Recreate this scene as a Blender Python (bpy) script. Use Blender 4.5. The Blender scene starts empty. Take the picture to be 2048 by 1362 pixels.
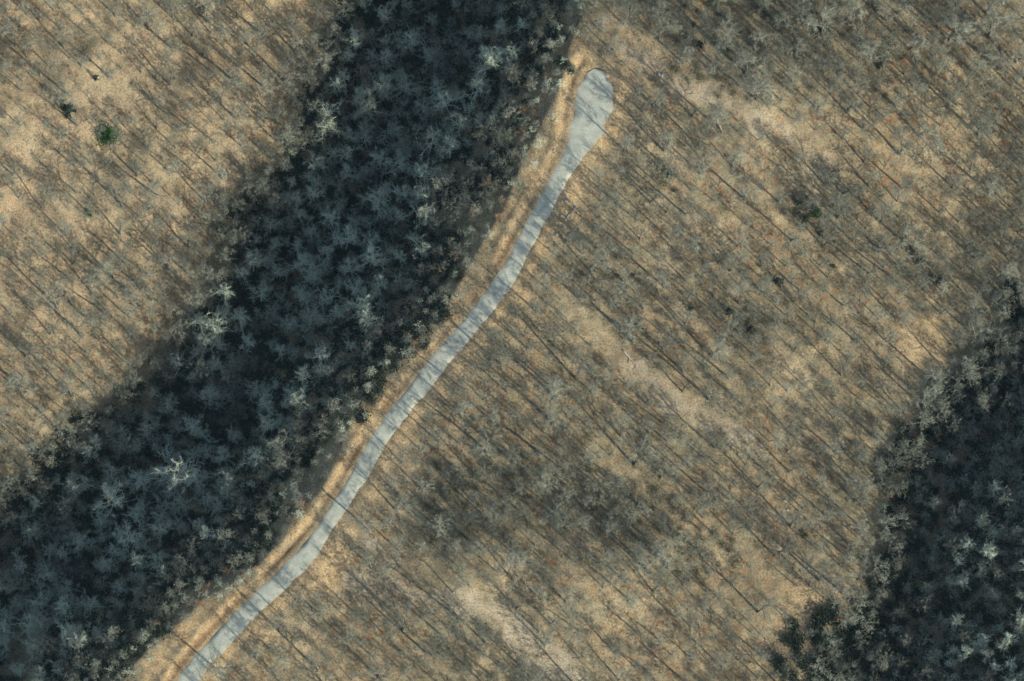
import bpy, math, random
import numpy as np
from mathutils import Vector

random.seed(7)
rng = np.random.default_rng(11)
scene = bpy.context.scene
COL = scene.collection
R = math.radians

# ------------------------------------------------------------------ camera
W, H = 2048.0, 1362.0            # size of the photograph, used to read positions off it
MPP = 0.1                        # metres per photograph pixel at road level
DIST, TILT = 1300.0, R(9)
cam = bpy.data.cameras.new('camera')
cam_ob = bpy.data.objects.new('camera', cam)
COL.objects.link(cam_ob)
cam.sensor_width = 36.0
cam.lens = 36.0 * DIST / (W * MPP)
cam.clip_start, cam.clip_end = 1.0, 9000.0
CAM = np.array([0.0, -DIST * math.sin(TILT), DIST * math.cos(TILT)])
cam_ob.location = CAM
cam_ob.rotation_euler = (TILT, 0, 0)
scene.camera = cam_ob

# ------------------------------------------------------------------ sun, sky, exposure
SUN_EL = R(26)
TE = math.tan(SUN_EL)
SUN_XY = np.array([0.74, -0.67]) / math.hypot(0.74, 0.67)
sunvec = Vector((SUN_XY[0] * math.cos(SUN_EL), SUN_XY[1] * math.cos(SUN_EL), math.sin(SUN_EL)))
world = bpy.data.worlds.new('World')
scene.world = world
world.use_nodes = True
wn = world.node_tree
sky = wn.nodes.new('ShaderNodeTexSky')
sky.sky_type = 'NISHITA'
sky.sun_disc = False
sky.ozone_density = 1.0
sky.sun_elevation = SUN_EL
sky.sun_rotation = math.atan2(SUN_XY[0], SUN_XY[1])
wn.links.new(sky.outputs[0], wn.nodes['Background'].inputs[0])
wn.nodes['Background'].inputs[1].default_value = 0.15
sl = bpy.data.lights.new('sun', 'SUN')
sl.energy = 5.0
sl.angle = R(0.53)
sl.color = (1.0, 0.95, 0.84)
sun_ob = bpy.data.objects.new('sun', sl)
COL.objects.link(sun_ob)
sun_ob.rotation_euler = (-sunvec).to_track_quat('-Z', 'Y').to_euler()
sun_ob.location = sunvec * 400
vs = scene.view_settings
vs.view_transform = 'Standard'
vs.look = 'None'
vs.exposure = 0.18
vs.gamma = 1.0
vs.use_curve_mapping = False
scene.cycles.max_bounces = 2
scene.cycles.diffuse_bounces = 1
scene.cycles.volume_bounces = 0
scene.cycles.adaptive_threshold = 0.03
scene.cycles.filter_width = 1.5

# ------------------------------------------------------------------ picture <-> ground
CT, ST = math.cos(TILT), math.sin(TILT)
FPX = DIST / MPP

def unproj(px, py, z=0.0):
    a = (np.asarray(px, float) - W / 2) / FPX
    b = (H / 2 - np.asarray(py, float)) / FPX
    dx, dy, dz = a, b * CT + ST, b * ST - CT
    t = (np.asarray(z, float) - CAM[2]) / dz
    return CAM[0] + t * dx, CAM[1] + t * dy

def proj(x, y, z):
    vx, vy, vz = np.asarray(x) - CAM[0], np.asarray(y) - CAM[1], np.asarray(z) - CAM[2]
    d = vy * ST - vz * CT
    u = vy * CT + vz * ST
    return W / 2 + FPX * vx / d, H / 2 - FPX * u / d

# ------------------------------------------------------------------ noise
def _hash(i, j, seed):
    h = (i * 374761393 + j * 668265263 + seed * 1442695041) & 0x7fffffff
    h = ((h ^ (h >> 13)) * 1274126177) & 0x7fffffff
    return ((h ^ (h >> 16)) & 0xffff) / 65535.0

def vnoise(x, y, scale, seed=0):
    x = np.asarray(x, float) / scale; y = np.asarray(y, float) / scale
    i = np.floor(x).astype(np.int64); j = np.floor(y).astype(np.int64)
    fx, fy = x - i, y - j
    fx = fx * fx * (3 - 2 * fx); fy = fy * fy * (3 - 2 * fy)
    a, b = _hash(i, j, seed), _hash(i + 1, j, seed)
    c, d = _hash(i, j + 1, seed), _hash(i + 1, j + 1, seed)
    return (a * (1 - fx) + b * fx) * (1 - fy) + (c * (1 - fx) + d * fx) * fy - 0.5

def fbm(x, y, scale, seed=0, octs=4):
    s, amp = 0.0, 1.0
    for o in range(octs):
        s = s + amp * vnoise(x, y, scale / 2 ** o, seed + 17 * o)
        amp *= 0.5
    return s

def sstep(a, b, v):
    t = np.clip((v - a) / (b - a), 0, 1)
    return t * t * (3 - 2 * t)

# ------------------------------------------------------------------ the lie of the land
def line(pts, z):
    p = np.array(pts, float)
    x, y = unproj(p[:, 0], p[:, 1], z)
    return np.stack([x, y], 1)

# upper rim of the hollow, along the drive / far edge of the hollow / foot of the next ridge
RIM = line([(-700, 2500), (60, 1560), (265, 1362), (320, 1300), (420, 1215), (560, 1105), (650, 990), (700, 900), (745, 800),
            (820, 735), (900, 625), (985, 490), (1050, 370), (1105, 250), (1150, 130), (1190, 20), (1250, -150), (1700, -1200)], 0)
FAR = line([(-1500, 2300), (-500, 1380), (-120, 1085), (0, 985), (110, 890), (235, 780), (330, 655), (385, 585), (445, 475),
            (540, 335), (600, 225), (640, 110), (665, 0), (740, -250), (1150, -1200)], -20)
TOE = line([(1180, 2500), (1520, 1640), (1625, 1362), (1680, 1200), (1700, 1080), (1755, 930), (1850, 800), (1930, 700), (1978, 590),
            (2032, 490), (2190, 330), (2370, 0), (3050, -1200)], -14)

def sdist(x, y, P):
    """signed distance to a polyline that runs south to north: positive on its west side"""
    best = np.full(x.shape, 1e18); sgn = np.ones(x.shape)
    for k in range(len(P) - 1):
        a, b = P[k], P[k + 1]
        d = b - a
        L2 = d @ d
        t = np.clip(((x - a[0]) * d[0] + (y - a[1]) * d[1]) / L2, 0, 1)
        qx, qy = x - a[0] - t * d[0], y - a[1] - t * d[1]
        d2 = qx * qx + qy * qy
        m = d2 < best
        best = np.where(m, d2, best)
        sgn = np.where(m, np.sign(d[0] * (y - a[1]) - d[1] * (x - a[0])), sgn)
    return np.sqrt(best) * np.where(sgn == 0, 1, sgn)

# centre line of the drive with half widths (photograph pixels)
DRIVE = np.array([(1183, 141, 12), (1186, 146, 17), (1190, 158, 29), (1192, 183, 41), (1187, 213, 43), (1179, 240, 40), (1167, 268, 31), (1152, 300, 22), (1124, 350, 18),
    (1092, 408, 18), (1064, 460, 18), (1036, 515, 18), (1004, 567, 18), (968, 617, 18), (924, 670, 18), (880, 721, 18),
    (836, 778, 18), (800, 822, 18), (765, 870, 17), (735, 922, 17), (706, 970, 17), (677, 1015, 17), (646, 1064, 17),
    (612, 1108, 19), (570, 1152, 19), (520, 1200, 18), (470, 1250, 18), (425, 1300, 19), (388, 1345, 20), (360, 1390, 20),
    (300, 1470, 20), (200, 1590, 20), (60, 1740, 20), (-250, 2020, 20), (-900, 2600, 20)], float)

def smooth_line(P, n=8):
    out = []
    for k in range(len(P) - 1):
        p0, p1, p2, p3 = P[max(k - 1, 0)], P[k], P[k + 1], P[min(k + 2, len(P) - 1)]
        for q in range(n):
            t = q / n
            out.append(0.5 * (2 * p1 + (p2 - p0) * t + (2 * p0 - 5 * p1 + 4 * p2 - p3) * t * t + (3 * p1 - p0 - 3 * p2 + p3) * t ** 3))
    out.append(P[-1])
    return np.array(out)

DS = smooth_line(DRIVE, 8)
_dx, _dy = unproj(DS[:, 0], DS[:, 1], 0)
DRV = np.stack([_dx, _dy, DS[:, 2] * MPP * 0.95], 1)

def drive_dist(x, y):
    """distance beyond the edge of the drive (negative on it), and side (+1 = west)"""
    best = np.full(x.shape, 1e9); side = np.ones(x.shape)
    for k in range(0, len(DRV) - 2, 2):
        a, b = DRV[k], DRV[k + 2] if k + 2 < len(DRV) else DRV[-1]
        d = b[:2] - a[:2]
        t = np.clip(((x - a[0]) * d[0] + (y - a[1]) * d[1]) / (d @ d), 0, 1)
        qx, qy = x - a[0] - t * d[0], y - a[1] - t * d[1]
        v = np.hypot(qx, qy) - (a[2] + t * (b[2] - a[2]))
        m = v < best
        best = np.where(m, v, best)
        side = np.where(m, np.sign(d[1] * (x - a[0]) - d[0] * (y - a[1])), side)
    return best, side

# tracks and openings: (points px, half width px)
TRACKS = [([(1262, 118), (1330, 155), (1400, 192), (1475, 222), (1560, 262), (1690, 330)], 24),
          ([(1165, 640), (1240, 710), (1320, 785), (1440, 850), (1500, 880)], 22),
          ([(690, 1150), (760, 1172), (850, 1192), (960, 1215), (1060, 1285), (1130, 1340)], 24),
          ([(680, 1050), (760, 1100), (840, 1165), (900, 1195)], 14)]
TRACKW = [(line(p, -4), h * MPP) for p, h in TRACKS]
# open patches (px, py, radius px)
OPEN = [(640, 1130, 58), (1850, 690, 75), (1920, 640, 45), (1610, 1210, 45), (1570, 1290, 40), (1830, 830, 28), (1560, 1150, 40), (80, 210, 50), (250, 180, 40),
        (60, 290, 40), (340, 350, 35), (1125, 425, 40), (420, 1240, 45), (720, 1190, 50), (690, 1150, 40)]
OPENW = [(*map(float, unproj(a, b, -6 if a > 1300 else 0)), r * MPP) for a, b, r in OPEN]
# patches where the wood stands thicker
THICK = [(1450, 60, 260), (1650, 110, 200), (960, 1000, 110), (1080, 985, 90), (1180, 1010, 90), (1290, 1060, 90), (1400, 1080, 80), (1500, 655, 70), (1160, 500, 60), (1340, 345, 40),
         (1620, 420, 60), (1850, 560, 60), (930, 1040, 90), (1900, 100, 160), (1290, 1130, 110), (1230, 560, 90), (470, 60, 110), (580, 150, 80), (250, 560, 120)]

def height(x, y, rough=True):
    x = np.asarray(x, float); y = np.asarray(y, float)
    dR = sdist(x, y, RIM) - 1.8 + fbm(x, y, 13, 5, 3) * 1.8
    dF = sdist(x, y, FAR) + fbm(x, y, 16, 6, 3) * 4.0
    dT = -sdist(x, y, TOE) + fbm(x, y, 26, 7, 3) * 7.0      # positive beyond the toe of the eastern ridge
    Wd = np.clip(dR - dF, 28, 52)
    f = np.clip(dR / Wd, 0, 1)
    P = np.interp(f, [0, .05, .15, .35, .52, .66, .8, .9, 1], [0, .08, .32, .84, 1.20, 1.30, 1.24, 1.13, 1.0])
    zw = -Wd * TE * P
    g = np.interp(np.maximum(dF, 0), [0, 10, 60, 120, 400, 3000], [0, 3.9, 23, 41, 55, 30])
    zw = zw + g
    u = np.maximum(-dR, 0)
    ue = np.where(dT > 0, u - dT, u)
    ze = np.interp(ue, [0, 10, 25, 120, 400, 4000], [0, 0.1, -1.6, -19, -30, -30])
    q = np.interp(dT, [0, 7, 13, 30, 58, 72, 110, 300, 4000], [0, -1.6, -1.6, 6.0, 27.5, 29, 20, 0, -10])
    ze = ze + np.where(dT > 0, q, 0)
    z = np.where(dR > 0, zw, ze)
    und = fbm(x, y, 60, 3, 3) * 3.0 + fbm(x, y, 22, 9, 2) * 1.2
    amp = sstep(8, 30, u) + sstep(6, 40, np.maximum(dF, 0))
    z = z + und * np.clip(amp, 0, 1)
    for a, b, hh, sg in ((965, 1120, 4.0, 7.0), (1150, 1160, 4.5, 9.0), (1540, 170, 5.0, 11.0), (1780, 190, 4.0, 11.0), (1560, 720, 2.5, 6.0)):
        ox, oy = unproj(a, b, -6)
        z = z + hh * np.exp(-((x - ox) ** 2 + (y - oy) ** 2) / (2 * sg * sg)) * sstep(6, 16, u)
    dd, side = drive_dist(x, y)
    dn = 0.6 + 1.2 * fbm(x, y, 11, 44, 2)
    z = z - 0.35 * dn * np.exp(-((dd - 0.9 - dn * .5) / 0.6) ** 2) * (side > 0)      # ditch on the uphill side
    z = z + 0.28 * dn * np.exp(-((dd - 2.1 - dn) / 0.7) ** 2) * (side > 0)
    rz = 0.0
    k = sstep(0.9, 0.1, dd)
    z = z * (1 - k) + (rz - 0.07) * k
    if rough:
        n = fbm(x, y, 5, 21, 3) * 0.45 + fbm(x, y, 1.4, 31, 2) * 0.14
        z = z + n * sstep(0.2, 3.0, dd)
    return z

def grid_axis(lo, hi, step, far):
    c = np.arange(lo, hi + step / 2, step)
    ext, s, v = [], step, hi
    while v < far:
        s *= 1.25; v += s; ext.append(v)
    ext = np.array(ext)
    return np.concatenate([lo - (ext[::-1] - hi), c, ext])

gx = grid_axis(-122, 122, 0.5, 2500)
gy = grid_axis(-90, 94, 0.5, 2500)
GX, GY = np.meshgrid(gx, gy)
GZ = height(GX, GY)

def hgt(x, y):
    """terrain height by bilinear lookup in the grid"""
    x = np.asarray(x, float); y = np.asarray(y, float)
    i = np.clip(np.searchsorted(gx, x) - 1, 0, len(gx) - 2)
    j = np.clip(np.searchsorted(gy, y) - 1, 0, len(gy) - 2)
    fx = np.clip((x - gx[i]) / (gx[i + 1] - gx[i]), 0, 1); fy = np.clip((y - gy[j]) / (gy[j + 1] - gy[j]), 0, 1)
    return (GZ[j, i] * (1 - fx) + GZ[j, i + 1] * fx) * (1 - fy) + (GZ[j + 1, i] * (1 - fx) + GZ[j + 1, i + 1] * fx) * fy

# ------------------------------------------------------------------ material helpers
def new_mat(name):
    m = bpy.data.materials.new(name)
    m.use_nodes = True
    nt = m.node_tree
    b = nt.nodes['Principled BSDF']
    b.inputs['Roughness'].default_value = 0.9
    b.inputs['Specular IOR Level'].default_value = 0.15
    return m, nt, b

class NT:
    def __init__(s, nt): s.nt = nt
    def n(s, t, **k):
        o = s.nt.nodes.new(t)
        for a, v in k.items(): setattr(o, a, v)
        return o
    def l(s, a, b): s.nt.links.new(a, b)
    def noise(s, vec, scale, detail=4, rough=0.55, dim='3D'):
        o = s.n('ShaderNodeTexNoise'); o.inputs['Scale'].default_value = scale
        o.inputs['Detail'].default_value = detail; o.inputs['Roughness'].default_value = rough
        if vec is not None: s.l(vec, o.inputs['Vector'])
        return o.outputs['Fac']
    def ramp(s, fac, stops):
        o = s.n('ShaderNodeValToRGB')
        e = o.color_ramp.elements
        while len(e) < len(stops): e.new(0.5)
        for el, (p, c) in zip(e, stops):
            el.position = p; el.color = (*c, 1) if len(c) == 3 else c
        s.l(fac, o.inputs[0]); return o.outputs[0]
    def mix(s, fac, a, b, blend='MIX'):
        o = s.n('ShaderNodeMix', data_type='RGBA', blend_type=blend)
        for v, i in ((fac, 0), (a, 6), (b, 7)):
            if isinstance(v, (int, float)): o.inputs[i].default_value = v
            elif isinstance(v, tuple): o.inputs[i].default_value = (*v, 1)
            else: s.l(v, o.inputs[i])
        return o.outputs[2]
    def math(s, op, a, b=0.0, clamp=False):
        o = s.n('ShaderNodeMath', operation=op, use_clamp=clamp)
        for v, i in ((a, 0), (b, 1)):
            if isinstance(v, (int, float)): o.inputs[i].default_value = v
            else: s.l(v, o.inputs[i])
        return o.outputs[0]
    def attr(s, name):
        return s.n('ShaderNodeAttribute', attribute_name=name).outputs['Fac']

def ground_material():
    m, nt, b = new_mat('leaf_litter')
    k = NT(nt)
    pos = k.n('ShaderNodeNewGeometry').outputs['Position']
    big = k.noise(pos, 0.045, 3)
    mid = k.noise(pos, 0.33, 5, 0.65)
    fine = k.noise(pos, 2.6, 4, 0.7)
    tiny = k.noise(pos, 9.0, 2, 0.6)
    base = k.ramp(mid, [(0.30, (.13, .115, .074)), (0.45, (.228, .195, .119)), (0.58, (.318, .264, .158)), (0.72, (.405, .34, .208))])
    rust = k.ramp(big, [(0.36, (0, 0, 0)), (0.58, (1, 1, 1))])
    rustm = k.math('MULTIPLY', rust, k.ramp(k.noise(pos, 0.8, 4), [(0.5, (0, 0, 0)), (0.66, (1, 1, 1))]))
    base = k.mix(k.math('MULTIPLY', rustm, 0.75), base, (.30, .15, .068))
    grey = k.ramp(k.noise(pos, 0.16, 4), [(0.5, (0, 0, 0)), (0.68, (1, 1, 1))])
    base = k.mix(k.math('MULTIPLY', grey, 0.65), base, (.215, .205, .138))
    peach = k.math('MULTIPLY', k.ramp(k.noise(pos, 0.11, 3), [(0.5, (0, 0, 0)), (0.66, (1, 1, 1))]), k.ramp(k.noise(pos, 0.55, 4), [(0.42, (0, 0, 0)), (0.6, (1, 1, 1))]))
    base = k.mix(k.math('MULTIPLY', peach, 0.7), base, (.42, .342, .212))
    base = k.mix(k.math('MULTIPLY', k.attr('dry'), k.ramp(k.noise(pos, 0.4, 4), [(0.4, (.1, .1, .1)), (0.62, (.6, .6, .6))])), base, (.375, .287, .178))
    # bare track soil
    base = k.mix(k.math('MULTIPLY', k.attr('track'), k.ramp(mid, [(0.32, (.15, .15, .15)), (0.6, (1, 1, 1))])), base, (.40, .35, .25))
    # dry straw grass on the verge, reddish cut earth where the attribute is lower
    straw = k.ramp(k.noise(pos, 0.7, 5, 0.7), [(0.3, (.36, .245, .12)), (0.5, (.50, .365, .19)), (0.68, (.62, .48, .28))])
    base = k.mix(k.attr('verge'), base, straw)
    earth = k.ramp(k.noise(pos, 1.1, 4), [(0.35, (.17, .10, .05)), (0.65, (.27, .165, .08))])
    base = k.mix(k.attr('bank'), base, earth)
    sp = k.ramp(fine, [(0.3, (.42, .40, .37)), (0.5, (1, 1, 1)), (0.7, (1.35, 1.3, 1.22))])
    base = k.mix(1.0, base, sp, 'MULTIPLY')
    sp2 = k.ramp(tiny, [(0.3, (.72, .70, .68)), (0.55, (1.08, 1.06, 1.04))])
    base = k.mix(1.0, base, sp2, 'MULTIPLY')
    k.l(base, b.inputs['Base Color'])
    bp = k.n('ShaderNodeBump'); bp.inputs['Strength'].default_value = 0.7; bp.inputs['Distance'].default_value = 0.12
    k.l(k.math('ADD', fine, k.math('MULTIPLY', tiny, 0.4)), bp.inputs['Height'])
    k.l(bp.outputs[0], b.inputs['Normal'])
    return m

def gravel_material():
    m, nt, b = new_mat('gravel')
    k = NT(nt)
    pos = k.n('ShaderNodeNewGeometry').outputs['Position']
    c = k.ramp(k.noise(pos, 0.5, 5, 0.6), [(0.3, (.36, .38, .30)), (0.52, (.465, .48, .375)), (0.72, (.555, .56, .44))])
    spk = k.ramp(k.noise(pos, 6.0, 3, 0.7), [(0.3, (.75, .75, .75)), (0.6, (1.1, 1.1, 1.1))])
    c = k.mix(1.0, c, spk, 'MULTIPLY')
    dirt = k.math('MULTIPLY', k.attr('edge'), k.ramp(k.noise(pos, 0.9, 4), [(0.4, (0, 0, 0)), (0.65, (1, 1, 1))]))
    c = k.mix(k.math('MULTIPLY', dirt, 0.8), c, (.36, .27, .16))
    crown = k.math('MULTIPLY', k.attr('middle'), k.ramp(k.noise(pos, 0.6, 4, .65), [(0.42, (0, 0, 0)), (0.62, (1, 1, 1))]))
    c = k.mix(k.math('MULTIPLY', crown, 0.55), c, (.33, .30, .22))
    lv = k.ramp(k.noise(pos, 1.6, 5, .75), [(0.60, (0, 0, 0)), (0.68, (1, 1, 1))])
    c = k.mix(k.math('MULTIPLY', lv, 0.55), c, (.30, .21, .12))
    k.l(c, b.inputs['Base Color'])
    bp = k.n('ShaderNodeBump'); bp.inputs['Strength'].default_value = 0.5; bp.inputs['Distance'].default_value = 0.05
    k.l(k.noise(pos, 5.0, 3, 0.7), bp.inputs['Height']); k.l(bp.outputs[0], b.inputs['Normal'])
    return m

def bark_material(name, c0, c1, vary=0.35):
    m, nt, b = new_mat(name)
    k = NT(nt)
    tc = k.n('ShaderNodeTexCoord').outputs['Object']
    c = k.ramp(k.noise(tc, 1.7, 3, 0.6), [(0.35, c0), (0.65, c1)])
    rnd = k.n('ShaderNodeObjectInfo').outputs['Random']
    c = k.mix(1.0, c, k.ramp(rnd, [(0, (1 - vary, 1 - vary, 1 - vary)), (1, (1 + vary, 1 + vary, 1 + vary))]), 'MULTIPLY')
    k.l(c, b.inputs['Base Color'])
    return m

def leaf_material(name, cols):
    m, nt, b = new_mat(name)
    k = NT(nt)
    tc = k.n('ShaderNodeTexCoord').outputs['Object']
    n = len(cols)
    c = k.ramp(k.noise(tc, 2.5, 3, 0.7), [(0.3 + 0.4 * i / (n - 1), cc) for i, cc in enumerate(cols)])
    rnd = k.n('ShaderNodeObjectInfo').outputs['Random']
    c = k.mix(1.0, c, k.ramp(rnd, [(0, (.75, .75, .75)), (1, (1.2, 1.2, 1.2))]), 'MULTIPLY')
    k.l(c, b.inputs['Base Color'])
    return m

M_GROUND = ground_material()
M_GRAVEL = gravel_material()
M_BARK = bark_material('grey_bark', (.12, .115, .09), (.21, .20, .155))
M_TWIG = bark_material('twig_bark', (.20, .213, .155), (.325, .34, .255))
M_PALE = bark_material('pale_bark', (.575, .62, .45), (.755, .80, .605), 0.25)
M_PALETWIG = bark_material('pale_twig', (.45, .50, .355), (.61, .66, .48), 0.3)
M_WHITE = bark_material('white_bark', (.60, .65, .47), (.76, .80, .60), 0.05)
M_RUST = leaf_material('dry_leaf', [(.22, .115, .05), (.33, .19, .09), (.40, .27, .15)])
M_GREEN = leaf_material('evergreen_leaf', [(.03, .08, .02), (.06, .16, .035), (.10, .23, .06)])
M_DARKGREEN = leaf_material('dark_needle', [(.015, .028, .02), (.03, .05, .035), (.045, .07, .05)])
M_SHADE_LEAF = leaf_material('shade_leaf', [(.02, .031, .022), (.034, .05, .034), (.05, .07, .044)])  # near-black leaves of the added thicket that deepens the shade
M_OLIVE = leaf_material('olive_leaf', [(.065, .068, .038), (.10, .102, .058), (.145, .14, .082)])
M_LOG = bark_material('weathered_log', (.30, .27, .23), (.46, .43, .38), 0.2)
M_STONE = bark_material('stone', (.26, .24, .21), (.42, .39, .35), 0.2)

# ------------------------------------------------------------------ object helpers
def mesh_from(name, V, F, mats, fm=None, smooth=False):
    me = bpy.data.meshes.new(name)
    me.from_pydata([tuple(v) for v in V], [], F)
    for m in (mats if isinstance(mats, list) else [mats]): me.materials.append(m)
    if fm is not None: me.polygons.foreach_set('material_index', np.array(fm, dtype=np.int32))
    if smooth: me.polygons.foreach_set('use_smooth', np.ones(len(F), dtype=bool))
    me.update()
    return me

def add(name, me, parent=None, label=None, cat=None, group=None, kind=None):
    o = bpy.data.objects.new(name, me)
    COL.objects.link(o)
    if parent is not None: o.parent = parent
    if label: o['label'] = label
    if cat: o['category'] = cat
    if group: o['group'] = group
    if kind: o['kind'] = kind
    return o

# ------------------------------------------------------------------ the ground
def build_ground():
    ny, nx = GX.shape
    me = bpy.data.meshes.new('ground')
    V = np.stack([GX, GY, GZ], -1).reshape(-1, 3)
    idx = np.arange(nx * ny).reshape(ny, nx)
    q = np.stack([idx[:-1, :-1], idx[:-1, 1:], idx[1:, 1:], idx[1:, :-1]], -1).reshape(-1, 4)
    me.vertices.add(len(V)); me.vertices.foreach_set('co', V.ravel().astype(np.float32))
    me.loops.add(q.size); me.loops.foreach_set('vertex_index', q.ravel().astype(np.int32))
    me.polygons.add(len(q)); me.polygons.foreach_set('loop_start', np.arange(0, q.size, 4, dtype=np.int32))
    me.polygons.foreach_set('use_smooth', np.ones(len(q), dtype=bool))
    me.update(); me.validate()
    me.materials.append(M_GROUND)
    x, y = GX.ravel(), GY.ravel()
    dd, side = drive_dist(x, y)
    dR = sdist(x, y, RIM)
    px, py = proj(x, y, GZ.ravel())
    n1, n2 = fbm(x, y, 6, 51, 4), fbm(x, y, 2.0, 61, 3)
    wR = 4.8 + 5.0 * n1
    east = sstep(wR, wR * 0.35, dd + n2 * 1.6) * (side <= 0)
    west = sstep(3.0, -0.6, dR + n1 * 5.0) * sstep(9.0, 6.0, dd) * (side > 0)
    verge = np.clip((east * (0.7 + n2) + west * (0.5 + 1.1 * n1 + .7 * n2)), 0, 1)
    for cx, cy, r, w in ((*map(float, unproj(645, 1128, 0)), 5.8, 0.95), (*map(float, unproj(1128, 425, 0)), 4.0, 0.7), (*map(float, unproj(1852, 690, -12)), 7, 0.45),
                         (*map(float, unproj(1830, 830, -15)), 3.0, 0.8), (*map(float, unproj(1800, 940, -15)), 3.0, 0.7), (*map(float, unproj(1165, 130, 0)), 3.2, 0.7),
                         (*map(float, unproj(1600, 1240, -13)), 7, 0.35),
                         (*map(float, unproj(395, 1275, 0)), 4.5, 0.95), (*map(float, unproj(330, 1345, 0)), 4.5, 0.9), (*map(float, unproj(738, 850, 0)), 3.2, 0.95), (*map(float, unproj(775, 795, 0)), 2.6, .9), (*map(float, unproj(690, 945, 0)), 2.8, .85),
                         (*map(float, unproj(1062, 375, 0)), 2.2, .8), (*map(float, unproj(540, 1140, 0)), 3.0, .85), (*map(float, unproj(470, 1205, 0)), 3.2, .9), (*map(float, unproj(870, 770, 0)), 2.6, .8), (*map(float, unproj(1040, 590, 0)), 2.2, .7)):
        verge = np.maximum(verge, w * sstep(r * 1.15, r * 0.6, np.hypot(x - cx, y - cy) + n1 * 3))
    track = np.zeros_like(x)
    for P, h in TRACKW:
        d = np.abs(sdist(x, y, P))
        ends = np.minimum(np.hypot(x - P[0, 0], y - P[0, 1]), np.hypot(x - P[-1, 0], y - P[-1, 1]))
        track = np.maximum(track, sstep(h * 1.5, h * 0.2, d + n1 * 3.2 + n2 * 1.8) * np.clip(.8 + 1.3 * fbm(x, y, 9, 77, 3), 0, 1))
    bank = np.clip(np.exp(-((dd - 1.3) / 0.8) ** 2) * (side > 0) * (0.22 + 1.6 * fbm(x, y, 9, 71, 3)), 0, 0.8)
    dry = sstep(-2, 14, sdist(x, y, FAR))
    for nm, a in (('verge', verge), ('track', track), ('bank', bank), ('dry', dry)):
        at = me.attributes.new(nm, 'FLOAT', 'POINT')
        at.data.foreach_set('value', a.astype(np.float32))
    return add('ground', me, label='tan leaf-littered forest ground of the ridge, hollow and hillsides', kind='structure')

build_ground()

def build_drive():
    V, F, E = [], [], []
    cs = [-1.0, -0.8, -0.4, 0.0, 0.4, 0.8, 1.0]
    P = DRV
    # resample
    seg = np.concatenate([[0], np.cumsum(np.hypot(*np.diff(P[:, :2], axis=0).T))])
    t = np.concatenate([np.arange(0, min(seg[-1], 190), 0.5), np.arange(190, seg[-1], 6)])
    X = np.interp(t, seg, P[:, 0]); Y = np.interp(t, seg, P[:, 1]); Hw = np.interp(t, seg, P[:, 2])
    tx, ty = np.gradient(X), np.gradient(Y)
    l = np.hypot(tx, ty); tx, ty = tx / l, ty / l
    for i in range(len(t)):
        for j, c in enumerate(cs):
            w = Hw[i]
            if abs(c) > 0.7: w = w + (0.5 if c < 0 else .7) * float(fbm(X[i] + c * 40, Y[i], 3.0, 81, 4)) * (1 if t[i] > 12 else 2.4)
            x, y = X[i] - ty[i] * c * w, Y[i] + tx[i] * c * w
            z = 0.02 + 0.05 * (1 - c * c) - (0.10 if abs(c) > 0.95 else 0)
            z -= 0.035 * math.exp(-((abs(c) - 0.45) / 0.18) ** 2)      # wheel ruts
            V.append((x, y, z)); E.append(1.0 if abs(c) > 0.9 else (0.35 if abs(c) > 0.7 else 0.0))
    n = len(cs)
    for i in range(len(t) - 1):
        for j in range(n - 1):
            a = i * n + j
            F.append((a, a + n, a + n + 1, a + 1))
    me = mesh_from('gravel_drive', V, F, M_GRAVEL, smooth=True)
    at = me.attributes.new('edge', 'FLOAT', 'POINT'); at.data.foreach_set('value', np.array(E, dtype=np.float32))
    at = me.attributes.new('middle', 'FLOAT', 'POINT'); at.data.foreach_set('value', np.array([1.0 if abs(c) < .1 else 0.0 for _ in t for c in cs], dtype=np.float32))
    o = add('gravel_road', me, label='pale grey gravel drive climbing to a widened turning head', kind='structure')
    # make sure it faces up
    if me.polygons[10].normal.z < 0: me.flip_normals()

build_drive()

# ------------------------------------------------------------------ trees
class MB:
    def __init__(s): s.V, s.F, s.M = [], [], []
    def tube(s, pts, rad, sides, mat=0, cap=True):
        """tapered tube along points, ends in a tip"""
        base = len(s.V)
        n = len(pts)
        for i, p in enumerate(pts):
            d = (pts[min(i + 1, n - 1)] - pts[max(i - 1, 0)])
            d = d.normalized() if d.length > 1e-9 else Vector((0, 0, 1))
            u = d.orthogonal().normalized(); v = d.cross(u)
            if i == n - 1:
                s.V.append(p); break
            for k in range(sides):
                a = 2 * math.pi * k / sides
                s.V.append(p + (u * math.cos(a) + v * math.sin(a)) * rad[i])
        for i in range(n - 2):
            for k in range(sides):
                a, b = base + i * sides + k, base + i * sides + (k + 1) % sides
                s.F.append((a, b, b + sides, a + sides)); s.M.append(mat)
        tip, o = len(s.V) - 1, base + (n - 2) * sides
        for k in range(sides):
            s.F.append((o + k, o + (k + 1) % sides, tip)); s.M.append(mat)
    def leaf(s, p, d, n, size, mat=0):
        w = d.cross(n).normalized() * size * 0.42
        b = len(s.V)
        s.V += [p, p + d * size * .5 + w, p + d * size, p + d * size * .5 - w, ]
        s.V[-2] = p + d * size + n * (-0.15 * size)
        s.F += [(b, b + 1, b + 2), (b, b + 2, b + 3)]; s.M += [mat, mat]
    def mesh(s, name, mats, smooth=True): return mesh_from(name, s.V, s.F, mats, s.M, smooth)

def rvec(r): return Vector((r.uniform(-1, 1), r.uniform(-1, 1), r.uniform(-1, 1)))

def grow(r, p, d, length, n, wob, up):
    pts = [p.copy()]
    q, e = p.copy(), d.normalized()
    for i in range(n):
        e = (e + rvec(r) * wob + Vector((0, 0, up))).normalized()
        q = q + e * (length / n)
        pts.append(q.copy())
    return pts

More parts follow.
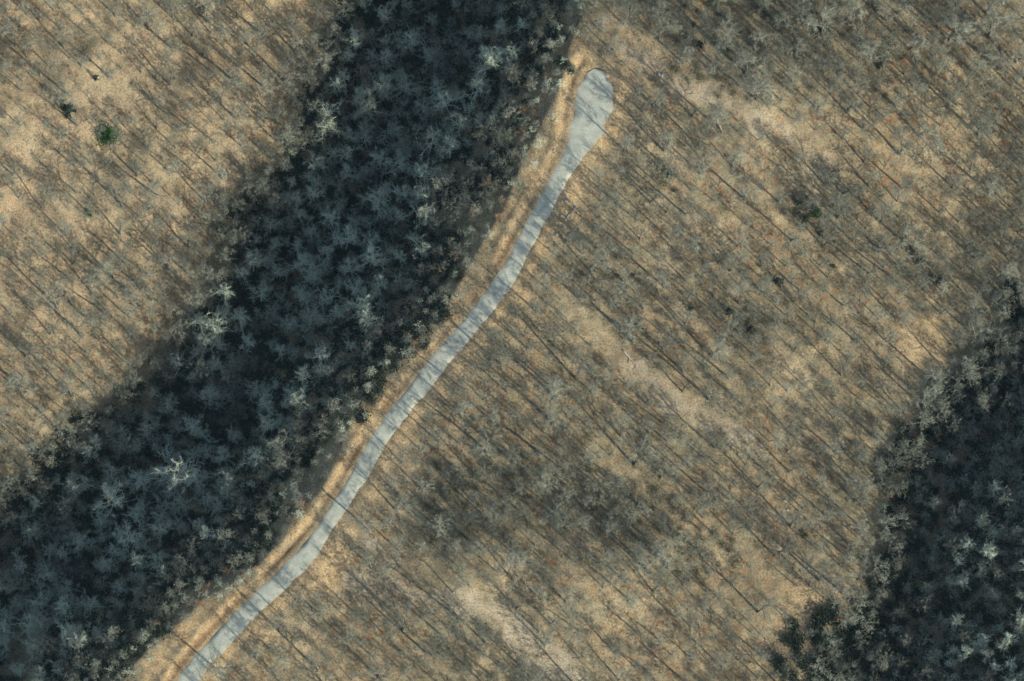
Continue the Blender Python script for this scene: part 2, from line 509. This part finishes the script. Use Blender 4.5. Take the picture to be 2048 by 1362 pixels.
def at(pts, t):
    f = t * (len(pts) - 1); i = min(int(f), len(pts) - 2)
    return pts[i].lerp(pts[i + 1], f - i), (pts[i + 1] - pts[i]).normalized()

def bare_tree(seed, h=12.0, spread=1.0, limbs=13, twigs=6, leaf=0, trunk_r=0.15, first=0.42, tw=0.02, lim=0.36):
    """returns (trunk mesh builder, crown mesh builder, leaf builder)"""
    r = random.Random(seed)
    T, C, L = MB(), MB(), MB()
    lean = Vector((r.uniform(-.08, .08), r.uniform(-.08, .08), 1))
    stem = grow(r, Vector((0, 0, -0.4)), lean, h * 0.97, 9, 0.07, 0.05)
    rad = [trunk_r * (1.35 if i == 0 else (1 - 0.82 * i / 9)) for i in range(10)]
    T.tube(stem, rad, 6)
    for k in range(limbs):
        t = first + (0.95 - first) * (k + r.uniform(-.3, .3)) / limbs
        t = min(max(t, .2), .97)
        p, td = at(stem, t)
        az = k * 2.4 + r.uniform(-.6, .6)
        rel = (t - first) / (1 - first)
        el = R(28 + 30 * rel + r.uniform(-8, 10))
        d = Vector((math.cos(az) * math.cos(el), math.sin(az) * math.cos(el), math.sin(el)))
        ln = h * (0.33 - 0.17 * rel) * spread * r.uniform(.75, 1.2)
        lp = grow(r, p, d, ln, 4, 0.16, 0.10)
        lr = trunk_r * lim * (1 - .5 * rel)
        C.tube(lp, [lr, lr * .8, lr * .6, lr * .4, .01], 4, 0)
        nb = max(3, int(5 * ln / 3.0 + .5))
        for b in range(nb):
            tb = 0.22 + 0.78 * (b + r.random()) / nb
            bp, bd = at(lp, min(tb, .98))
            side = bd.cross(rvec(r)).normalized()
            e = (bd * r.uniform(.5, 1.0) + side * r.uniform(.6, 1.0)).normalized()
            bl = ln * r.uniform(.25, .45)
            br = grow(r, bp, e, bl, 3, 0.22, 0.07)
            C.tube(br, [lr * .45, lr * .36, lr * .22, .008], 3, 0)
            for w in range(twigs):
                wp, wd = at(br, min(.25 + .75 * (w + r.random()) / twigs, .99))
                e2 = (wd * .7 + rvec(r) * .9 + Vector((0, 0, .15))).normalized()
                wl = r.uniform(.5, 1.25) * (h / 12) ** .5
                end = wp + e2 * wl
                C.tube([wp, end], [tw, .004], 3, 1)
                for q in range(leaf):
                    lp2 = wp.lerp(end, r.random()) + rvec(r) * .10
                    L.leaf(lp2, (e2 + rvec(r)).normalized(), rvec(r).normalized(), r.uniform(.13, .24))
    return T, C, L

def shrub(seed, h, rad, stems, leafs, size, mats_name):
    """many-stemmed evergreen bush"""
    r = random.Random(seed)
    T, L = MB(), MB()
    for k in range(stems):
        az = r.uniform(0, 6.283); tl = r.uniform(.1, .9)
        d = Vector((math.cos(az) * tl, math.sin(az) * tl, 1)).normalized()
        pts = grow(r, Vector((math.cos(az) * .15, math.sin(az) * .15, -.15)), d, h * r.uniform(.7, 1.1), 4, .15, .0)
        T.tube(pts, [.04, .035, .028, .018, .006], 4)
        for q in range(leafs):
            p, dd = at(pts, r.uniform(.3, 1))
            o = rvec(r) * rad * .45
            e = (o.normalized() + Vector((0, 0, .4))).normalized()
            L.leaf(p + o, e, (Vector((0, 0, 1)) + rvec(r) * .8).normalized(), r.uniform(.7, 1.2) * size)
    return T, L

def conifer(seed, h):
    r = random.Random(seed)
    T, L = MB(), MB()
    stem = grow(r, Vector((0, 0, -.3)), Vector((0, 0, 1)), h, 6, .03, .1)
    T.tube(stem, [.13, .11, .09, .07, .05, .03, .01], 6)
    for k in range(int(h * 9)):
        t = .12 + .86 * (k + r.random()) / (h * 9)
        p, _ = at(stem, t)
        az = r.uniform(0, 6.283)
        ln = h * .27 * (1.05 - t) * r.uniform(.75, 1.2) + .2
        d = Vector((math.cos(az), math.sin(az), r.uniform(-.1, .25)))
        pts = grow(r, p, d, ln, 3, .12, -.03)
        T.tube(pts, [.03, .022, .014, .005], 3)
        for q in range(int(8 + ln * 14)):
            lp, ld = at(pts, r.uniform(.2, 1))
            L.leaf(lp + rvec(r) * .1, (ld + rvec(r) * .9).normalized(), (Vector((0, 0, 1)) + rvec(r) * .7).normalized(), r.uniform(.16, .32))
    return T, L

def proto(builder_parts):
    return builder_parts

def join_mesh(name, parts):
    """parts: list of (MB, [materials]) -> one mesh"""
    V, F, Mi, mats = [], [], [], []
    for mb, ms in parts:
        o, mo = len(V), len(mats)
        V += mb.V; F += [tuple(i + o for i in f) for f in mb.F]; Mi += [i + mo for i in mb.M]; mats += ms
    return mesh_from(name, V, F, mats, Mi, True)

BIG, SAP, RUSTY = [], [], []
for s in range(9):
    r = random.Random(100 + s)
    BIG.append(bare_tree(100 + s, 12.0, r.uniform(.75, 1.1), r.randint(13, 17), 9, 0, r.uniform(.18, .26), r.uniform(.36, .5), .021, .25))
PALE = []
for s in range(9):
    r = random.Random(500 + s)
    PALE.append(bare_tree(500 + s, 12.0, r.uniform(.7, 1.0), r.randint(14, 20), 10, 0, r.uniform(.17, .23), r.uniform(.42, .55), .022, .34))
for s in range(5):
    SAP.append(bare_tree(200 + s, 5.0, 1.1, 10, 7, 0, .05, .12, .017, .4))
for s in range(4):
    RUSTY.append(bare_tree(300 + s, 4.5, 1.15, 8, 3, 4, .045, .15, .012))

grey_T = [a.mesh('grey_trunk', [M_BARK]) for a, b, c in BIG]
grey_C = [b.mesh('grey_crown', [M_BARK, M_TWIG]) for a, b, c in BIG]
pale_T = [a.mesh('pale_trunk', [M_PALE]) for a, b, c in PALE]
pale_C = [b.mesh('pale_crown', [M_PALE, M_PALETWIG]) for a, b, c in PALE]
rust_T = [join_mesh('sapling_stem', [(a, [M_BARK]), (b, [M_BARK, M_TWIG])]) for a, b, c in RUSTY]
rust_C = [c.mesh('sapling_leaves', [M_RUST], False) for a, b, c in RUSTY]

# ------------------------------------------------------------------ where the trees stand
class Cells:
    def __init__(s, c): s.c, s.d = c, {}
    def ok(s, x, y, r):
        i, j = int(math.floor(x / s.c)), int(math.floor(y / s.c))
        m = int(math.ceil(r / s.c))
        for a in range(i - m, i + m + 1):
            for b in range(j - m, j + m + 1):
                for (u, v, rr) in s.d.get((a, b), ()):
                    if (u - x) ** 2 + (v - y) ** 2 < max(r * .6, min(r, rr)) ** 2: return False
        return True
    def put(s, x, y, r): s.d.setdefault((int(math.floor(x / s.c)), int(math.floor(y / s.c))), []).append((x, y, r))

# crowns that stand out in the shaded hollow (photograph pixels of the crown's middle)
NAMED = [(738, 65), (707, 85), (796, 103), (770, 114), (861, 99), (886, 103), (916, 96), (874, 120), (978, 99), (993, 125), (1087, 113), (1070, 75),
    (752, 168), (806, 181), (844, 209), (799, 212), (899, 209), (950, 185), (745, 222), (786, 258), (649, 257), (707, 263), (731, 280), (858, 291),
    (892, 270), (1008, 253), (994, 318), (799, 332), (738, 356), (799, 376), (854, 383), (902, 349), (645, 408), (748, 404), (539, 489), (690, 486),
    (659, 513), (591, 523), (642, 552), (707, 545), (700, 577), (751, 566), (447, 581), (478, 633), (444, 655), (553, 643), (580, 637), (597, 660),
    (620, 636), (686, 622), (720, 602), (745, 468), (663, 438), (389, 598), (341, 749), (399, 732), (427, 719), (502, 725), (386, 841), (334, 810),
    (416, 800), (474, 812), (539, 814), (604, 804), (666, 810), (516, 780), (392, 966), (368, 1009), (320, 1067), (461, 961), (553, 927), (578, 918),
    (250, 905), (290, 870), (180, 960), (120, 1010), (60, 1060), (230, 1010), (160, 1070), (280, 1130), (240, 1170), (100, 1140), (40, 1180), (180, 1210),
    (130, 1260), (60, 1290), (220, 1270), (350, 1120), (420, 1060), (480, 1020), (30, 1340), (110, 1330)]

N = 24000
cx = rng.uniform(-128, 128, N); cy = rng.uniform(-92, 100, N)
cz = hgt(cx, cy)
c_dd, c_side = drive_dist(cx, cy)
c_R, c_F, c_T = sdist(cx, cy, RIM), sdist(cx, cy, FAR), -sdist(cx, cy, TOE)
c_px, c_py = proj(cx, cy, cz)
c_track = np.full(N, 99.0)
for P, h in TRACKW: c_track = np.minimum(c_track, np.abs(sdist(cx, cy, P)) - h)
c_open = np.zeros(N)
for ox, oy, r_ in OPENW: c_open = np.maximum(c_open, sstep(r_ * 1.2, r_ * .5, np.hypot(cx - ox, cy - oy)))
c_thick = np.zeros(N)
for tx, ty, r_ in THICK: c_thick = np.maximum(c_thick, sstep(r_ * 1.2, r_ * .5, np.hypot(c_px - tx, c_py - ty)))
c_n = fbm(cx, cy, 14, 91, 3)

def pale_site(x, y):
    a, b = float(sdist(np.array([x]), np.array([y]), RIM)[0]), float(sdist(np.array([x]), np.array([y]), FAR)[0])
    c = -float(sdist(np.array([x]), np.array([y]), TOE)[0])
    return (a > 12.5 and b < -5) or (c > 22 and hash((round(x, 2), 5)) % 2 == 0)
trees = []        # x, y, z, scale, variant, rot, zone
cells = Cells(4.0)
def zone(i):
    if c_R[i] > 0: return 'hollow' if c_F[i] < 0 else 'west'
    return 'east' if c_T[i] < 0 else 'lee'

for (a, b) in NAMED:
    z = -12.0
    for it in range(12):
        x, y = unproj(a, b, z + 9.0)
        z = float(hgt(x, y))
    rim = float(sdist(np.array([float(x)]), np.array([float(y)]), RIM)[0])
    trees.append((float(x), float(y), z, float(np.interp(rim, [4, 18], [.5, 1.0])) * random.choice((random.uniform(.8, 1.05), random.uniform(.95, 1.35))), random.randrange(9), random.uniform(0, 6.28), 'hollow'))
    cells.put(float(x), float(y), 3.4)
for (a, b, sc) in [(1160, 599, .82), (1096, 580, .68), (1128, 565, .6), (742, 1134, .8), (830, 1165, .6), (905, 1185, .75), (1090, 1290, .9)]:
    z = -2.0
    for it in range(12):
        x, y = unproj(a, b, z); z = float(hgt(x, y))
    trees.append((float(x), float(y), z, sc, random.randrange(9), random.uniform(0, 6.28), 'east'))
    cells.put(float(x), float(y), 6.5)
for tier in (0, 1):
    for i in range(tier * N // 2, (tier + 1) * N // 2):
        z = zone(i)
        if c_dd[i] < 2.2 or (c_side[i] > 0 and c_R[i] < .3): continue
        if c_dd[i] < 4.5 + 5 * c_n[i] and random.random() < .85: continue
        if c_track[i] < 0.4: continue
        if c_T[i] > 28 and not (-40 < c_px[i] < W + 60 and -40 < c_py[i] < H + 60): continue
        if c_T[i] < 2 and random.random() < c_open[i]: continue
        d = {'hollow': 5.0, 'west': 5.6, 'east': 5.6, 'lee': 4.4}[z] * (1 - 0.55 * c_n[i] - 0.3 * c_thick[i])
        sc = random.choice((random.uniform(.6, .95), random.uniform(.6, .95), random.uniform(.9, 1.35)))
        if z == 'west': sc *= .92
        if z == 'east' and c_dd[i] < 34 and tier == 0 and random.random() < .6: continue
        if tier == 1: d *= .48; sc = random.uniform(.3, .7)
        if z in ('hollow', 'lee'):
            near = float(sstep(2, 18, c_R[i])) if z == 'hollow' else 1.0
            sc = (0.42 + .48 * near) * (random.uniform(.75, 1.3) if tier == 0 else random.uniform(.5, .9))
            d *= .45 + .55 * near
        if -7 < c_F[i] < 4 and c_R[i] > 0 or (-4 < c_T[i] < 5 and c_n[i] > .12):
            d *= .68; sc = random.uniform(.5, .9)
        if c_T[i] > 5: sc = min(sc, random.uniform(.5, .85))
        d = max(d, 2.0)
        if not cells.ok(cx[i], cy[i], d): continue
        cells.put(cx[i], cy[i], d)
        trees.append((cx[i], cy[i], cz[i], sc, random.randrange(9), random.uniform(0, 6.28), z))

saps, rusts = [], []
cells2 = Cells(3.0)
for i in rng.permutation(N):
    z = zone(i)
    if c_dd[i] < 2.4 + 3 * c_n[i] or c_dd[i] < 1 or c_track[i] < .2 or c_open[i] > .5: continue
    if c_side[i] > 0 and c_R[i] < .6 and (c_R[i] < -2.2 + 6 * c_n[i]): continue
    d = {'hollow': 2.8, 'west': 3.7, 'east': 3.6, 'lee': 2.2}[z] * (1 - .5 * c_n[i] - .35 * c_thick[i])
    if -2 < c_R[i] < 13: d *= .58
    if not cells2.ok(cx[i], cy[i], d): continue
    cells2.put(cx[i], cy[i], d)
    if random.random() < (.16 + (.14 if 0 < c_R[i] < 14 else 0)) * (1 + 3 * max(0, c_n[i])) and -30 < c_px[i] < W + 30 and -30 < c_py[i] < H + 30:
        rusts.append((cx[i], cy[i], cz[i], random.uniform(.45, 1.0), random.randrange(4), random.uniform(0, 6.28), z))
    else:
        saps.append((cx[i], cy[i], cz[i], random.uniform(.5, 1.1), random.randrange(5), random.uniform(0, 6.28), z))

# ------------------------------------------------------------------ names for places in the photograph
ONES = 'zero one two three four five six seven eight nine ten eleven twelve thirteen fourteen fifteen sixteen seventeen eighteen nineteen'.split()
TENS = '_ _ twenty thirty forty fifty sixty seventy eighty ninety'.split()
def num(n):
    return ONES[n] if n < 20 else TENS[n // 10] + ('-' + ONES[n % 10] if n % 10 else '')
def place(px, py):
    return int(px / W * 100), int(py / H * 100)
def spot(p): return f'{num(p[0])} percent across and {num(p[1])} percent down the photo'

def put_tree(name, tm, cm, t, lift, label, cat, group, cname='crown', wide=1.0):
    e = add(name, None, None, label, cat, group)
    e.empty_display_size = .5
    e.location = (t[0], t[1], t[2]); e.rotation_euler = (0, 0, t[5]); e.scale = (t[3] * wide, t[3] * wide, t[3])
    add('trunk', tm, e); add(cname, cm, e)
    return e

ZN = {'hollow': 'shaded hollow', 'west': 'sunny west slope', 'east': 'sunny east slope', 'lee': 'shaded east hillside'}
rest = []
used = {}
singles = {'pale': [], 'grey': []}
for t in trees:
    px, py = proj(t[0], t[1], t[2] + 8.5 * t[3])
    key = 'pale' if pale_site(t[0], t[1]) and hash((round(t[0], 2), 3)) % 10 < 8 else 'grey'
    if 8 < px < W - 8 and 8 < py < H - 8: singles[key].append((t[3], t, place(px, py)))
    else: rest.append((key, t))
for key, lst in singles.items():
    lst.sort(key=lambda a: -a[0])
    seen, n = set(), 0
    for sc, t, p in lst:
        if n >= 300 or p in seen:
            rest.append((key, t)); continue
        seen.add(p); n += 1
        v = t[4]
        if key == 'pale':
            lab = f'pale bare tree, {ZN[t[6]]}, {spot(p)}'
            put_tree('pale_tree', pale_T[v], pale_C[v], t, 0, lab, 'tree', 'pale-barked bare trees', wide=1.0)
        else:
            lab = f'grey bare tree, {ZN[t[6]]}, {spot(p)}'
            put_tree('grey_tree', grey_T[v], grey_C[v], t, 0, lab, 'tree', 'grey bare trees')

seen = set(); rest_rust = []
for t in rusts:
    px, py = proj(t[0], t[1], t[2] + 2 * t[3]); p = place(px, py)
    if p in seen or not (0 < px < W and 0 < py < H) or len(seen) >= 300:
        rest_rust.append(t); continue
    seen.add(p)
    put_tree('leafy_sapling', rust_T[t[4]], rust_C[t[4]], t, 0, f'rust-leaved sapling, {ZN[t[6]]}, {spot(p)}',
             'sapling', 'saplings keeping dry leaves', 'leaves')

# ------------------------------------------------------------------ the rest of the wood: one object of instanced trees
def scatter(name, protos, pts, label):
    """pts: (x, y, z, scale, variant, rot)"""
    pc = bpy.data.collections.new(name + '_kinds')
    for k, me in enumerate(protos):
        o = bpy.data.objects.new(f'{name}_kind_{k:02d}', me); pc.objects.link(o)
    A = np.array([(p[0], p[1], p[2], p[3], p[4], p[5]) for p in pts], float)
    me = bpy.data.meshes.new(name)
    me.vertices.add(len(A)); me.vertices.foreach_set('co', A[:, :3].ravel().astype(np.float32))
    for nm, ty, arr in (('size', 'FLOAT', A[:, 3].astype(np.float32)), ('kind_index', 'INT', A[:, 4].astype(np.int32)), ('turn', 'FLOAT', A[:, 5].astype(np.float32))):
        a = me.attributes.new(nm, ty, 'POINT'); a.data.foreach_set('value', arr)
    me.update()
    ng = bpy.data.node_groups.new(name, 'GeometryNodeTree')
    ng.interface.new_socket('Geometry', in_out='INPUT', socket_type='NodeSocketGeometry')
    ng.interface.new_socket('Geometry', in_out='OUTPUT', socket_type='NodeSocketGeometry')
    N_, L_ = ng.nodes, ng.links
    gi, go = N_.new('NodeGroupInput'), N_.new('NodeGroupOutput')
    ci = N_.new('GeometryNodeCollectionInfo')
    ci.inputs['Collection'].default_value = pc
    ci.inputs['Separate Children'].default_value = True
    ci.inputs['Reset Children'].default_value = True
    ip = N_.new('GeometryNodeInstanceOnPoints')
    ip.inputs['Pick Instance'].default_value = True
    def na(nm, ty):
        o = N_.new('GeometryNodeInputNamedAttribute'); o.data_type = ty; o.inputs['Name'].default_value = nm
        return o.outputs['Attribute']
    cx_ = N_.new('ShaderNodeCombineXYZ')
    L_.new(na('turn', 'FLOAT'), cx_.inputs['Z'])
    er = N_.new('FunctionNodeEulerToRotation'); L_.new(cx_.outputs[0], er.inputs[0])
    L_.new(gi.outputs[0], ip.inputs['Points'])
    L_.new(ci.outputs[0], ip.inputs['Instance'])
    L_.new(na('kind_index', 'INT'), ip.inputs['Instance Index'])
    L_.new(er.outputs[0], ip.inputs['Rotation'])
    L_.new(na('size', 'FLOAT'), ip.inputs['Scale'])
    L_.new(ip.outputs[0], go.inputs[0])
    o = add(name, me, label=label, kind='stuff')
    md = o.modifiers.new('scatter', 'NODES'); md.node_group = ng
    return o

wood_protos = [join_mesh('wood_tree', [(a, [M_BARK]), (b, [M_BARK, M_TWIG])]) for a, b, c in BIG] + \
              [join_mesh('wood_tree_pale', [(a, [M_PALE]), (b, [M_PALE, M_PALETWIG])]) for a, b, c in PALE]
pts = [(*t[:4], t[4] + (9 if k == 'pale' else 0), t[5]) for k, t in rest]
scatter('bare_woodland', wood_protos, pts, 'mass of smaller bare trees filling the woods all around')
sap_protos = [join_mesh('brush_kind', [(a, [M_BARK]), (b, [M_BARK, M_TWIG])]) for a, b, c in SAP] + \
             [join_mesh('brush_kind', [(a, [M_PALE]), (b, [M_PALE, M_PALETWIG])]) for a, b, c in SAP]
pts = [(*t[:4], t[4] + (5 if t[6] in ('hollow', 'lee') and hash(round(t[0], 2)) % 3 else 0), t[5]) for t in saps]
scatter('underbrush', sap_protos, pts, 'thin leafless underbrush growing beneath the trees')
# made-up evergreen thicket, added to darken the shaded floor of hollow and lee slope
shade_thicket = []
c_olive = np.zeros(N)
for tx, ty, r_, w_ in ((915, 1015, 60, .8), (985, 985, 60, .8), (1060, 965, 55, .8), (1130, 985, 60, .8), (1205, 1020, 60, .7), (1290, 1065, 60, .7), (1375, 1100, 50, .7), (1010, 1050, 60, .55), (1130, 1065, 60, .5),
                       (1380, 40, 90, .4), (1500, 70, 110, .45), (1640, 90, 110, .45), (1790, 150, 80, .35), (1505, 660, 45, .8), (1340, 345, 24, .7), (1235, 560, 40, .4), (1850, 545, 40, .7), (1620, 420, 30, .6)):
    c_olive = np.maximum(c_olive, w_ * sstep(r_ * 1.15, r_ * .6, np.hypot(c_px - tx, c_py - ty) + 90 * c_n))
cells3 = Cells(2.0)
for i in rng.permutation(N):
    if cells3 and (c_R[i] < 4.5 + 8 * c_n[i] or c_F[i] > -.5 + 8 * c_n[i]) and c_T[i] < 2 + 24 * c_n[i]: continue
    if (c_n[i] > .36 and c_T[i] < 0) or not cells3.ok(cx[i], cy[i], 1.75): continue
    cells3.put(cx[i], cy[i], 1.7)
    shade_thicket.append((cx[i], cy[i], cz[i], random.uniform(.7, 1.35), random.randrange(4), random.uniform(0, 6.28)))
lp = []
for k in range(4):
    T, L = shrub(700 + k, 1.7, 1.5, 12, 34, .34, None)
    lp.append(join_mesh('shade_thicket_kind', [(T, [M_BARK]), (L, [M_SHADE_LEAF])]))
scatter('added_shade_thicket', lp, shade_thicket, 'added dark thicket deepening the shade on the floor of hollow and hillside')
olive, cells4 = [], Cells(2.0)
for i in rng.permutation(N):
    if random.random() > c_olive[i] or c_R[i] > -4 or c_dd[i] < 5: continue
    d = random.uniform(1.5, 2.8)
    if not cells4.ok(cx[i], cy[i], d): continue
    cells4.put(cx[i], cy[i], d)
    olive.append((cx[i], cy[i], cz[i], random.uniform(.45, 1.0), random.randrange(4), random.uniform(0, 6.28)))
op = []
for k in range(4):
    T, L = shrub(740 + k, 2.0, 1.6, 14, 22, .2, None)
    op.append(join_mesh('olive_kind', [(T, [M_BARK]), (L, [M_OLIVE])]))
scatter('olive_brush', op, olive, 'dull olive brush thickening the sunny wood east of the drive')
print('shade_thicket', len(shade_thicket), len(olive))
print('trees', len(trees), 'rest', len(rest), 'saps', len(saps), 'rusts', len(rusts), len(rest_rust), {k: len(v) for k, v in singles.items()})

# ------------------------------------------------------------------ single things that stand out
def at_px(a, b, lift=0.0):
    z = 0.0
    for it in range(14):
        x, y = unproj(a, b, z + lift); z = float(hgt(x, y))
    return float(x), float(y), z

# the near-white tree in the lower left of the hollow
T, C, L = bare_tree(900, 12.5, 1.15, 18, 8, 0, .19, .3, .026)
x, y, z = at_px(338, 950, 15.5)
put_tree('white_tree', T.mesh('white_trunk', [M_WHITE]), C.mesh('white_crown', [M_WHITE, M_WHITE]), (x, y, z, 1.55, 0, .6, 'hollow'), 0,
         'brightest white-barked bare tree in the shaded hollow, lower left', 'tree', None)

for (a, b, kind, s, lab) in [
        (215, 272, 'green', 1.9, 'bright green evergreen bush on the sunny west slope'),
        (1632, 424, 'green', 1.1, 'small green bush beside a dark thicket on the east slope'),
        (178, 428, 'green', .7, 'tiny olive green bush below the bright green bush'),
        (1610, 1068, 'green', .55, 'small green bush on the slope near the lower right shade'),
        (138, 222, 'dark', 1.15, 'dark blue-green conifer on the sunny west slope'),
        (192, 155, 'dark', .55, 'small dark conifer up the slope from the larger conifer'),
        (1338, 350, 'dark', .7, 'dark conifer on the slope east of the turning head'),
        (1598, 405, 'dark', .6, 'dark conifer next to the small green bush on the east slope'),
        (1502, 660, 'dark', .8, 'dark conifer in the thicket right of centre')] + [
        (a, b, 'dark', s_, f'dark conifer among grey trees, {spot(place(a, b))}') for a, b, s_ in
        ((1612, 438, .6), (1557, 563, .8), (1643, 466, .55), (1842, 524, .8), (1877, 563, .75), (1459, 626, .7), (1381, 618, .5), (1666, 532, .5), (1400, 88, .6), (1640, 60, .7), (1760, 130, .6))]:
    x, y, z = at_px(a, b, 1.0)
    e = add('evergreen_bush' if kind == 'green' else 'conifer', None, None, lab, 'bush' if kind == 'green' else 'conifer')
    e.location = (x, y, z); e.scale = (s,) * 3; e.rotation_euler = (0, 0, random.uniform(0, 6))
    if kind == 'green':
        T, L = shrub(int(a), 1.5, 1.1, 16, 60, .2, None)
        add('stems', T.mesh('stems', [M_BARK]), e); add('foliage', L.mesh('foliage', [M_GREEN], False), e)
    else:
        T, L = conifer(int(a), 5.0)
        add('trunk', T.mesh('trunk', [M_BARK]), e); add('foliage', L.mesh('foliage', [M_DARKGREEN], False), e)

def log_mesh(seed, ln, r0):
    r = random.Random(seed); B = MB()
    pts = grow(r, Vector((0, 0, 0)), Vector((1, 0, 0)), ln, 7, .04, 0)
    for p in pts: p.z = r0 * .6
    B.tube(pts, [r0 * (1 - .09 * i) for i in range(7)] + [.02], 8)
    B.F.append(tuple(range(7, -1, -1))); B.M.append(0)
    for k in range(5):
        p, d = at(pts, r.uniform(.35, .95))
        q = grow(r, p, Vector((.6, r.choice((-1, 1)) * .8, r.uniform(.1, .5))), r.uniform(.8, 2.2), 3, .1, 0)
        B.tube(q, [r0 * .4, r0 * .3, r0 * .18, .01], 5)
    return B.mesh('log', [M_LOG])
LOGS = [(1618, 1132, 6.5, -0.75, 'pale fallen tree lying in the open lower right slope'),
        (1600, 1140, 4.5, -0.9, 'shorter pale fallen trunk beside the lower right fallen tree'),
        (1490, 165, 4.0, -.6, 'weathered log lying near the track right of the turning head'),
        (1630, 105, 5.0, -.7, 'weathered log lying in the dense wood at upper right'),
        (1585, 40, 4.0, .2, 'weathered log lying near the top edge right of centre'),
        (1130, 440, 3.5, .9, 'log lying in the cleared brush east of the drive'),
        (640, 330, 4.0, 1.9, 'pale log at the far edge of the shaded hollow'),
        (1700, 1050, 4.0, -.3, 'log at the edge of the shade in the lower right'),
        (1245, 700, 5.0, -.8, 'log beside the pale track east of the drive')]
for i, (a, b, ln, rz, lab) in enumerate(LOGS):
    x, y, z = at_px(a, b)
    o = add('fallen_log', log_mesh(400 + i, ln, .17), None, lab, 'log', 'fallen logs')
    o.location = (x, y, z)
    dx, dy = math.cos(rz), math.sin(rz)
    z2 = float(hgt(x + dx * ln, y + dy * ln))
    o.rotation_euler = (0, -math.atan2(z2 - z, ln), rz)

def rock_mesh(seed):
    r = random.Random(seed)
    import bmesh
    bm = bmesh.new(); bmesh.ops.create_icosphere(bm, subdivisions=2, radius=.5)
    ax = [rvec(r).normalized() for _ in range(7)]; cut = [r.uniform(.28, .45) for _ in range(7)]
    for v in bm.verts:
        for n_, c_ in zip(ax, cut):
            k = v.co.dot(n_)
            if k > c_: v.co -= n_ * (k - c_)
        v.co.z *= .7
    me = bpy.data.meshes.new('rock'); bm.to_mesh(me); bm.free(); me.materials.append(M_STONE)
    return me
rocks = [rock_mesh(k) for k in range(5)]
seen = set()
for (a, b) in [(1318, 148), (1324, 151), (1128, 455), (1140, 470), (1122, 432), (1150, 415), (1133, 400), (1113, 470), (1570, 1002), (1575, 1020), (1698, 1198), (690, 828), (1120, 160), (1108, 300)]:
    x, y, z = at_px(a, b)
    p = place(a, b)
    if p in seen: continue
    seen.add(p)
    o = add('boulder', random.choice(rocks), None, f'small grey boulder on the ground, {spot(p)}', 'rock', 'scattered boulders')
    s = random.uniform(.5, 1.0)
    o.location = (x, y, z + .1 * s); o.scale = (s * 1.2, s, s); o.rotation_euler = (0, 0, random.uniform(0, 6))

# ------------------------------------------------------------------ the air between the aircraft and the ground
def build_haze():
    lo, hi = (-2700, -2700, float(GZ.min()) - 1.5), (2700, 2700, CAM[2] + 6)
    V = [(x, y, z) for z in (lo[2], hi[2]) for y in (lo[1], hi[1]) for x in (lo[0], hi[0])]
    F = [(0, 2, 3, 1), (4, 5, 7, 6), (0, 1, 5, 4), (2, 6, 7, 3), (0, 4, 6, 2), (1, 3, 7, 5)]
    m = bpy.data.materials.new('haze'); m.use_nodes = True
    nt = m.node_tree; nt.nodes.remove(nt.nodes['Principled BSDF'])
    v = nt.nodes.new('ShaderNodeVolumePrincipled')
    v.inputs['Color'].default_value = (.55, .86, 1.0, 1)
    v.inputs['Density'].default_value = 1.1e-5
    nt.links.new(v.outputs[0], nt.nodes['Material Output'].inputs['Volume'])
    add('haze', mesh_from('haze', V, F, m), label='thin pale blue air between the aircraft and the woods', kind='stuff')

build_haze()
